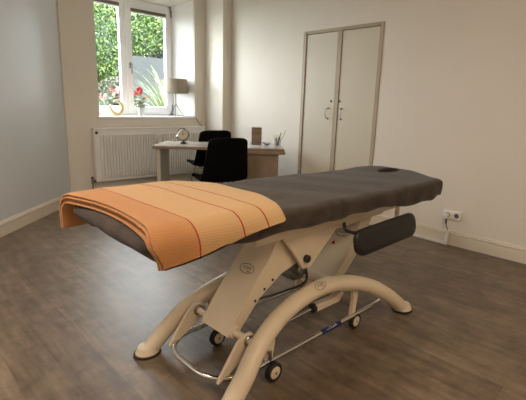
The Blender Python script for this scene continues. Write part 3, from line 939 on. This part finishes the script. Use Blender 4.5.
for sg in (-1, 1):
    yy = YC + sg * .31
    q = MB(); q.tube([(p.x, YC + sg * p.y, p.z) for p in arcs], RT, 20)
    ar = q.build('foot_arch', M['beige'], TB)
    for ex in (ARC[0][0] - .006, ARC[-1][0] + .006):
        q = MB(); q.lathe([(0, 0), (.060, 0), (.064, .004), (.064, .010), (.058, .014), (0, .015)], (ex, yy, 0), 28, Matrix.Diagonal((1.12, .92, 1, 1))); q.build('foot_pad', M['rubber'], ar)
        q = MB(); q.lathe([(.0, .014), (.057, .014), (.052, .026), (.044, .045), (0, .055)], (ex, yy, 0), 24, Matrix.Diagonal((1.1, .95, 1, 1))); q.build('foot_collar', M['beige'], ar)
    # tapering web plate from the pivot down along the inside of the arch
    pv = arc_at(1.145); ys = YC + sg * (pv.y - .072)
    q = MB()
    q.prism([(1.085, .225), (1.12, .250), (1.165, .250), (1.19, .225), (1.185, .185), (1.12, .140), (1.03, .090), (.975, .072), (.99, .100)], ys - .009, ys + .009, 'y', .003)
    q.build('web_plate', M['beige'], ar, smooth=False)
    q = MB(); q.cyl((1.144, ys - .020, .218), (1.144, ys + .020, .218), .026, 18); q.build('pivot_bolt', M['steel'], ar)
    # brackets carrying the castors
    for bx in (1.255, 1.945):
        pb_ = arc_at(bx); bz = pb_.z - .01; yb = YC + sg * (pb_.y - .018)
        q = MB(); q.prism([(bx - .028, bz), (bx + .034, bz), (bx + .030, bz - .09), (bx + .014, .075), (bx - .020, .075), (bx - .010, bz - .09)], yb - .012, yb + .012, 'y', .004)
        q.build('castor_bracket', M['beige'], TB, smooth=False)
    if sg < 0:
        # oval logo on the upper flank of the near arch
        xl_ = 1.60
        def fm(u, v, h):
            c0 = arc_at(xl_ + u * .98); c1 = arc_at(xl_ + u * .98 + .01)
            c0 = Vector((c0.x, YC - c0.y, c0.z)); c1 = Vector((c1.x, YC - c1.y, c1.z))
            tt = (c1 - c0).normalized(); up = Vector((0, 0, 1)); n2 = (up - tt * up.dot(tt)).normalized(); sd_ = tt.cross(n2)
            if sd_.y > 0: sd_ = -sd_
            ang = R(40) - v / RT
            return c0 + (sd_ * math.sin(ang) + n2 * math.cos(ang)) * (RT + h)
        logo(ar, fm, s=.85)
# cross shafts
for nm, (sx0, sz0) in (('lower_shaft', (1.144, .218)), ('rear_shaft', (1.86, .265))):
    q = MB(); hy_ = arc_at(sx0).y; q.cyl((sx0, YC - hy_, sz0), (sx0, YC + hy_, sz0), .017, 16)
    q.cyl((sx0, 1.345, sz0), (sx0, 1.555, sz0), .034, 18)
    q.build(nm, M['beige'], TB)
# lift arms: box bodies sloping up to the right, with a face plate towards the foot end
AY0, AY1 = 1.355, 1.545
def arm(poly, pivot_top, face, mats=None):
    q = MB(); q.prism(poly, AY0, AY1, 'y', .006)
    am = q.build('lift_arm', M['beige'], TB, smooth=False)
    return am
arm1 = arm([(1.118, .195), (1.150, .178), (1.30, .335), (1.45, .425), (1.56, .455), (1.625, .455), (1.66, .50), (1.60, .60), (1.52, .69), (1.452, .69), (1.428, .655), (1.362, .525), (1.254, .405)], None, None)
arm2 = arm([(1.83, .20), (1.90, .205), (2.02, .285), (2.16, .42), (2.24, .56), (2.27, .69), (2.16, .69), (2.10, .52), (2.02, .40), (1.90, .285)], None, None)
def faceplate(parent, pts, name='arm_cover', chamfer=.12):
    """pts: the profile line (xz) of the plate, bottom to top; plate spans the arm's width with a cut near top corner"""
    bm = bmesh.new(); th = .010
    n = len(pts); prev = None
    def off(i):
        a_, c_ = pts[max(0, i - 1)], pts[min(n - 1, i + 1)]
        d = Vector((c_[0] - a_[0], 0, c_[1] - a_[1])).normalized()
        return Vector((-d.z, 0, d.x)) * th
    outer, inner = [], []
    for i, (x, z) in enumerate(pts):
        y0 = AY0 - .006
        if i == n - 1: y0 = AY0 + chamfer
        o_ = off(i)
        outer.append([bm.verts.new(Vector((x, y, z)) + o_) for y in (y0, AY1 + .006)])
        inner.append([bm.verts.new(Vector((x, y, z)) + o_ * .1) for y in (y0, AY1 + .006)])
    for i in range(n - 1):
        bm.faces.new((outer[i][0], outer[i + 1][0], outer[i + 1][1], outer[i][1]))
        bm.faces.new((inner[i][0], inner[i][1], inner[i + 1][1], inner[i + 1][0]))
        bm.faces.new((outer[i][0], inner[i][0], inner[i + 1][0], outer[i + 1][0]))
        bm.faces.new((outer[i][1], outer[i + 1][1], inner[i + 1][1], inner[i][1]))
    bm.faces.new((outer[0][0], outer[0][1], inner[0][1], inner[0][0])); bm.faces.new((outer[-1][0], inner[-1][0], inner[-1][1], outer[-1][1]))
    bmesh.ops.recalc_face_normals(bm, faces=bm.faces[:])
    q = MB(); q._merge(bm)
    return q.build(name, M['beige'], parent, angle=40)
fp1 = faceplate(arm1, [(1.105, .205), (1.17, .300), (1.254, .405), (1.362, .525), (1.395, .582), (1.475, .715)])
fp2 = faceplate(arm2, [(1.835, .215), (1.90, .285), (2.02, .40), (2.10, .52), (2.135, .62), (2.155, .69)], chamfer=.05)
def planefm(o_, xdir, ydir, s=1.0):
    o_, xdir, ydir = Vector(o_), Vector(xdir).normalized(), Vector(ydir).normalized()
    nn = xdir.cross(ydir)
    return lambda u, v, h: o_ + xdir * u + ydir * v + nn * h
def onface(pts, i, t, y, lift=.0105):
    a_, c_ = Vector((pts[i][0], 0, pts[i][1])), Vector((pts[i + 1][0], 0, pts[i + 1][1]))
    d = (c_ - a_).normalized(); nn = Vector((-d.z, 0, d.x))
    p = a_.lerp(c_, t) + nn * lift; p.y = y
    return p, d, nn
F1 = [(1.254, .405), (1.362, .525)]
pp_, d1, n1 = onface(F1, 0, .45, 1.445)
logo(fp1, planefm(pp_, (0, -1, 0), d1), s=1.0)
F2 = [(2.02, .40), (2.10, .52)]
pp_, d2, n2 = onface(F2, 0, .80, 1.445)
logo(fp2, planefm(pp_, (0, -1, 0), d2), s=1.0)
pp_, d2, n2 = onface(F2, 0, .30, 1.475, .0115)
fmt = planefm(pp_, (0, -1, 0), d2)
q = bmesh.new(); q.faces.new([q.verts.new(fmt(x, y, 0.0004)) for x, y in ((-.017, -.014), (.017, -.014), (0, .016))]); w = MB(); w._merge(q)
wt = w.build('warning_triangle', M['orange_sign'], fp2, smooth=False)
q = bmesh.new(); q.faces.new([q.verts.new(fmt(x, y, 0.0009)) for x, y in ((-.010, -.010), (.010, -.010), (0, .008))]); w = MB(); w._merge(q)
w.build('warning_symbol', M['dark'], wt, smooth=False)
# bolts along the lower edge of the first arm
for bx, bz in ((1.27, .335), (1.33, .378), (1.385, .412)):
    q = MB(); q.cyl((bx, AY0 - .004, bz), (bx, AY0 + .01, bz), .007, 10); q.build('bolt', M['dark'], arm1)
q = MB(); q.cyl((1.575, 1.288, .492), (1.575, 1.312, .492), .020, 18); q.build('pivot_knob', M['dark'], arm1)
# upper frame: two long beams, cross beams and gusset plates
q = MB()
for y in (1.30, 1.71):
    q.span(1.20, 2.62, y - .02, y + .02, .640, .700, .006)
for x in (1.28, 1.75, 2.52):
    q.span(x - .025, x + .025, 1.30, 1.71, .645, .695, .004)
uf = q.build('upper_frame', M['beige'], TB, smooth=False)
for y in (1.322, 1.578):
    q = MB(); q.prism([(1.455, .69), (1.40, .64), (1.50, .52), (1.56, .435), (1.62, .435), (1.70, .50), (1.82, .60), (2.30, .615), (2.35, .69)], y - .012, y + .012, 'y', .004)
    q.build('gusset_plate', M['beige'], uf, smooth=False)
q = MB(); q.cyl((1.70, 1.308, .655), (1.70, 1.318, .655), .010, 10); q.box((1.70, 1.306, .64), (.008, .004, .02)); q.build('screw', M['dark'], uf)
# actuator
q = MB(); q.tube([(1.16, 1.315, .165), (1.69, 1.315, .182)], .0085, 12); q.build('actuator_rod', M['chrome'], TB)
q = MB(); q.prism([(1.67, .160), (1.67, .205), (1.84, .198), (1.90, .225), (1.925, .200), (1.88, .158)], 1.295, 1.335, 'y', .006)
ac = q.build('actuator_body', M['beige'], TB, smooth=False)
q = MB(); q.cyl((1.655, 1.315, .181), (1.680, 1.315, .181), .026, 14); q.build('collar', M['dark'], ac)
q = MB(); q.cyl((1.30, 1.47, .235), (1.52, 1.47, .565), .028, 16); q.cyl((1.50, 1.47, .535), (1.57, 1.47, .64), .018, 12); q.build('lift_actuator', M['dark'], TB)
# motor housing and hoses seen between the arms
q = MB(); q.cyl((1.62, 1.36, .40), (1.62, 1.54, .40), .036, 18); q.box((1.63, 1.45, .36), (.08, .12, .06), None, .015); q.build('motor', M['steel'], TB)
q = MB(); q.tube(catmull([(1.66, 1.38, .42), (1.62, 1.34, .34), (1.55, 1.42, .28), (1.45, 1.48, .25), (1.34, 1.54, .23)], 5), .007, 10); q.build('hose', M['dark'], TB)
# peripheral bar: chrome rail all round, just above the floor
RX, RYc, RZ = (.95, 2.34), (1.225, 1.69), .085
def rrect(x0, x1, y0, y1, r, n=8):
    P = []
    for cx_, cy_, a0 in ((x1 - r, y1 - r, 0), (x0 + r, y1 - r, 90), (x0 + r, y0 + r, 180), (x1 - r, y0 + r, 270)):
        for k in range(n + 1):
            a_ = R(a0 + 90 * k / n); P.append((cx_ + r * math.cos(a_), cy_ + r * math.sin(a_)))
    return P
q = MB(); q.tube([(x, y, RZ) for x, y in rrect(*RX, *RYc, .17)], .0125, 14, closed=True); rl = q.build('foot_rail', M['chrome'], TB)
q = MB(); q.cyl((1.63, RYc[0], RZ), (1.80, RYc[0], RZ), .0138, 18); lb = q.build('rail_label', M['label_blue'], rl)
tb = text_bm('LOJER', .022)
def fmr(u, v, h=.0005):
    a_ = R(38) + (-v) / .0138
    return Vector((1.715 + u, RYc[0] - math.sin(a_) * (.0138 + h), RZ + math.cos(a_) * (.0138 + h)))
for v in tb.verts: v.co = fmr(v.co.x * 1.5, v.co.y * .8)
w = MB(); w._merge(tb); w.build('lettering', M['white_plastic'], lb, smooth=False)
# castors
for cx_, cy_ in ((1.25, 1.195), (1.945, 1.225), (1.235, 1.60), (1.96, 1.66)):
    q = MB(); q.lathe([(0, -.013), (.030, -.013), (.040, -.016), (.046, -.010), (.046, .010), (.040, .016), (.030, .013), (0, .013)], (cx_, cy_, .046), 28, Matrix.Rotation(R(90), 4, 'X')); cw = q.build('castor', M['rubber'], TB)
    q = MB(); q.lathe([(0, -.0175), (.022, -.0175), (.030, -.0145), (.030, .0145), (.022, .0175), (0, .0175)], (cx_, cy_, .046), 24, Matrix.Rotation(R(90), 4, 'X')); q.build('wheel_disc', M['beige'], cw)
    q = MB(); q.tube([(cx_, cy_ + .028, .046), (cx_, cy_ + .028, .10)], .008, 8); q.cyl((cx_, cy_ - .02, .046), (cx_, cy_ + .034, .046), .007, 10); q.cyl((cx_, cy_ + .028, .09), (cx_, cy_ + .028, .14), .011, 10); q.build('fork', M['steel'], cw)
# mattress and head part, hidden below the fitted cover
q = MB(); q.span(.76, 2.66, 1.30, 1.80, .705, .782, .03); q.build('mattress', M['vinyl'], TB)
q = MB(); q.span(2.67, 2.98, 1.36, 1.80, .692, .712, .008); q.build('head_plate', M['dark'], TB)
# padded arm support hanging on the near side
bm = bmesh.new()
PW, PH, PT = .56, .135, .035
prof = rrect(-PW / 2, PW / 2, -PH / 2, PH / 2, .058, 7)
rings = []
for inset, d in ((.030, -PT / 2 - .001), (.012, -PT / 2), (.002, -PT / 2 + .006), (0, 0), (.002, PT / 2 - .006), (.012, PT / 2), (.03, PT / 2 + .001)):
    kx, ky = (PW / 2 - inset) / (PW / 2), (PH / 2 - inset) / (PH / 2)
    rings.append([bm.verts.new((x * kx, d, z * ky)) for x, z in prof])
for A, B in zip(rings, rings[1:]):
    for k in range(len(A)): bm.faces.new((A[k], A[(k + 1) % len(A)], B[(k + 1) % len(A)], B[k]))
bm.faces.new(rings[0]); bm.faces.new(rings[-1])
bmesh.ops.recalc_face_normals(bm, faces=bm.faces[:])
w = MB(); w._merge(bm, Matrix.Translation((1.965, 1.085, .607)) @ Matrix.Rotation(R(-2), 4, 'Z') @ Matrix.Rotation(R(-2.2), 4, 'Y') @ Matrix.Rotation(R(-10), 4, 'X'))
asup = w.build('arm_support', M['vinyl'], TB)
q = MB(); q.tube([(1.80, 1.105, .632), (1.72, 1.135, .643), (1.75, 1.19, .632), (1.866, 1.285, .60), (1.87, 1.30, .655)], .009, 10)
q.build('support_bracket', M['dark'], asup)
q = MB(); q.tube([(2.15, 1.105, .60), (2.40, 1.26, .548), (2.46, 1.30, .56), (2.462, 1.30, .665)], .014, 10)
q.build('support_bracket', M['beige'], asup)

# ---------------------------------------------------------------- fitted cover (velour)
X0, X1 = .640, 2.82
ys_n, ys_f = 1.185, 1.880
def near_y(x):
    return ys_n + .28 * smoothstep(X1 - .02, 3.01, x)
def far_y(x):
    return ys_f - .13 * smoothstep(X1, 3.02, x)
def top_z(x, y):
    z = lerp(.808, .796, smoothstep(1.9, 2.7, x)) + .004 * math.sin(5 * x + 3 * y) * math.sin(4 * y) + .002 * math.sin(17 * x + 9 * y)
    hd = smoothstep(2.55, 2.85, x)
    c_ = smoothstep(.33, .12, abs(y - 1.60))
    z += hd * (.014 * c_ - .004 * (1 - c_))
    z += -.02 * smoothstep(2.92, 3.06, x)
    return z
NXg, NYg = 112, 34
bm = bmesh.new()
G = []
xs = [X0 + (3.035 - X0) * i / NXg for i in range(NXg + 1)]
for i, x in enumerate(xs):
    n0, f0 = near_y(x), far_y(x)
    r_ = []
    for j in range(NYg + 1):
        t = j / NYg
        y = lerp(n0, f0, t)
        # rounded corners at the foot end
        ex = min(t, 1 - t) * (f0 - n0)
        xx = x
        if ex < .05: 
            k = 1 - ex / .05
            xx = x + max(0, (.05 - (x - X0)) / .05) * .03 * k * k
        xe = 3.035 - .06 * abs(t - .62) ** 2 * 4
        if x > 2.9: xx = lerp(xx, min(xx, 2.9 + (xe - 2.9) * (x - 2.9) / .135), 1)
        dz = 0
        rim = min(ex, xx - X0, 3.04 - x)
        if rim < .03: dz = -.008 * (1 - rim / .03) ** 2
        r_.append(bm.verts.new((xx, y, top_z(xx, y) + dz)))
    G.append(r_)
for i in range(NXg):
    for j in range(NYg): bm.faces.new((G[i][j], G[i + 1][j], G[i + 1][j + 1], G[i][j + 1]))
# boundary loop, counter-clockwise: near edge +x, head end +y, far edge -x, foot end -y
loop = [G[i][0] for i in range(NXg + 1)] + [G[NXg][j] for j in range(1, NYg + 1)] + [G[i][NYg] for i in range(NXg - 1, -1, -1)] + [G[0][j] for j in range(NYg - 1, 0, -1)]
nl = len(loop)
def hem(x, y, i):
    d = .088 + .005 * math.sin(9 * x) + .004 * math.sin(23 * x + 1)
    if x > 2.2: d += .025 * smoothstep(2.2, 2.45, x) + .012 * math.sin(14 * x)
    d += .022 * math.exp(-((x - 2.60) / .07) ** 2)
    if x > 2.62: d += .012 * math.sin((x - 2.62) * 30) - .02 * smoothstep(2.62, 2.78, x)
    if x < .70: d += .012
    return d
nrmv = []
for i in range(nl):
    a_, c_ = loop[i - 1].co, loop[(i + 1) % nl].co
    d = Vector((c_.x - a_.x, c_.y - a_.y, 0)).normalized()
    nrmv.append(Vector((d.y, -d.x, 0)))
# smooth the outward direction
for _ in range(4): nrmv = [(nrmv[i - 1] + nrmv[i] * 2 + nrmv[(i + 1) % nl]).normalized() for i in range(nl)]
prevr = loop
steps = [(.010, .14), (.013, .35), (.012, .6), (.010, .82), (.006, .97), (-.012, 1.0)]
for (o_, fr) in steps:
    nr = []
    for i in range(nl):
        p = loop[i].co; h_ = hem(p.x, p.y, i)
        foot = smoothstep(1.25, .72, p.x) if p.y < 1.5 else smoothstep(.80, .64, p.x)
        oo = o_ + .004 * math.sin(31 * p.x + 21 * p.y) * fr - foot * .11 * max(0, fr - .25) ** 1.5
        if fr == 1.0: oo = o_ - foot * .085
        nr.append(bm.verts.new((p.x + nrmv[i].x * oo, p.y + nrmv[i].y * oo, p.z - h_ * fr)))
    for i in range(nl): bm.faces.new((prevr[i], prevr[(i + 1) % nl], nr[(i + 1) % nl], nr[i]))
    prevr = nr
# face hole
HXc, HYc, HA, HB = 2.815, 1.590, .112, .066
kill = []
for f in bm.faces:
    c_ = f.calc_center_median()
    if c_.z > .79 and ((c_.x - HXc) / HA) ** 2 + ((c_.y - HYc) / HB) ** 2 < 1: kill.append(f)
bmesh.ops.delete(bm, geom=kill, context='FACES')
hole_e = [e for e in bm.edges if e.is_boundary and (e.verts[0].co - Vector((HXc, HYc, .82))).length < .2]
hv = set(v for e in hole_e for v in e.verts)
for v in hv:
    a_ = math.atan2((v.co.y - HYc) / HB, (v.co.x - HXc) / HA)
    v.co.x = HXc + HA * math.cos(a_); v.co.y = HYc + HB * math.sin(a_)
for dz in (.012, .05, .03):
    r_ = bmesh.ops.extrude_edge_only(bm, edges=hole_e)
    vs = [g for g in r_['geom'] if isinstance(g, bmesh.types.BMVert)]
    for v in vs: v.co.z -= dz
    hole_e = [g for g in r_['geom'] if isinstance(g, bmesh.types.BMEdge) and g.is_boundary]
q = MB(); q.bm.free(); q.bm = bm
bmesh.ops.recalc_face_normals(bm, faces=bm.faces[:])
cv = q.build('fitted_cover', M['velour'], origin=(1.7, 1.52, .70), angle=80)
tag(cv, 'dark brown velour cover stretched over the massage table', 'cover')

# ---------------------------------------------------------------- folded orange blanket
def bl_profile(off, n=44):
    """cross-section over the table, far hem to near hem: list of (y, z, arc length)"""
    r = .045
    yn, yf, zt = 1.163, 1.900, .808
    pts = []
    hf, hn = .13, .15
    for k in range(9): pts.append((yf + off, zt - r - hf + hf * k / 8))
    for k in range(1, 8):
        a_ = R(90 * k / 8); pts.append((yf - r + (r + off) * math.cos(a_), zt - r + (r + off) * math.sin(a_)))
    for k in range(n + 1): pts.append((lerp(yf - r, yn + r, k / n), zt + off))
    for k in range(1, 8):
        a_ = R(90 + 90 * k / 8); pts.append((yn + r + (r + off) * math.cos(a_), zt - r + (r + off) * math.sin(a_)))
    for k in range(9): pts.append((yn - off, zt - r - hn * k / 8))
    return pts
P0 = bl_profile(0)
def right_edge(y, z):
    x = 1.295 - .085 * smoothstep(1.42, 1.12, y) - .15 * smoothstep(1.66, 1.95, y)
    x += -.18 * smoothstep(.80, .70, z)
    return x
def left_edge(y, z, k):
    return .606 + .062 * max(0, math.sin(PI * (y - 1.10) / .80)) + (-.004, .006, -.003, .003)[k]
bm = bmesh.new(); uvl = bm.loops.layers.uv.new('UVMap')
NU = 46
for k in range(4):
    off0, off1 = .001 + .0128 * k, .0120 + .0128 * k
    pa, pb = bl_profile(off0), bl_profile(off1)
    nP = len(pa)
    arc = [0]
    for i in range(1, nP): arc.append(arc[-1] + math.hypot(pb[i][0] - pb[i - 1][0], pb[i][1] - pb[i - 1][1]))
    grid = {}
    for i in range(nP):
        y, z = pb[i]
        xl, xr = left_edge(y, z, k) + (.035 * smoothstep(.82, .72, z) if y < 1.5 else 0), right_edge(y, z) - (.010 * (3 - k))
        for jj in range(NU + 1):
            t = jj / NU
            x = lerp(xl, xr, t)
            # near hem climbs towards the right end of the fold
            zc = pb[i][1]; ya, za, yb_, zb = pa[i][0], pa[i][1], pb[i][0], pb[i][1]
            if y < 1.2 and i > nP - 17:
                cut = lerp(.72, .795, smoothstep(.62, 1.18, x)) + .003 * k
                za, zb = max(za, cut - (0.001 * (nP - i))), max(zb, cut - (0.001 * (nP - i)))
            if y > 1.86 and i < 9:
                cutf = lerp(.700, .75, smoothstep(.62, 1.2, x))
                za, zb = max(za, cutf - .001 * (9 - i)), max(zb, cutf - .001 * (9 - i))
            wob = .0022 * math.sin(9 * x + 5 * y + k) + .0015 * math.sin(21 * x - 11 * y)
            rnd_e = 0
            e = min(x - xl, xr - x)
            if e < .006: rnd_e = .0035 * (1 - e / .006)
            if k == 2 : pass
            grid[i, jj, 1] = bm.verts.new((x, yb_, zb + wob - (rnd_e if zb > .8 else 0)))
            grid[i, jj, 0] = bm.verts.new((x, ya, za + wob + (rnd_e if za > .8 else 0)))
    def uvx(v): return v.co.x - .62 + .03 * smoothstep(1.65, 1.95, v.co.y)
    def face(vs, uvs):
        f = bm.faces.new(vs)
        for lp, uv in zip(f.loops, uvs): lp[uvl].uv = uv
    for i in range(nP - 1):
        for jj in range(NU):
            for s in (0, 1):
                ids = [(i, jj), (i + 1, jj), (i + 1, jj + 1), (i, jj + 1)]
                vs = [grid[a_, c_, s] for a_, c_ in ids]
                uvs = [(uvx(v), arc[a_]) for v, (a_, c_) in zip(vs, ids)]
                if s == 0: vs.reverse(); uvs.reverse()
                face(vs, uvs)
        for jj in (0, NU):
            vs = [grid[i, jj, 0], grid[i + 1, jj, 0], grid[i + 1, jj, 1], grid[i, jj, 1]]
            face(vs, [(uvx(v), arc[i]) for v in vs])
    for jj in range(NU):
        for i in (0, nP - 1):
            vs = [grid[i, jj, 0], grid[i, jj + 1, 0], grid[i, jj + 1, 1], grid[i, jj, 1]]
            face(vs, [(uvx(v), arc[i]) for v in vs])
bmesh.ops.recalc_face_normals(bm, faces=bm.faces[:])
q = MB(); q.bm.free(); q.bm = bm
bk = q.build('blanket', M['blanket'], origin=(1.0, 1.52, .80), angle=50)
tag(bk, 'folded orange woven blanket with thin red stripes over the foot of the massage table', 'blanket')
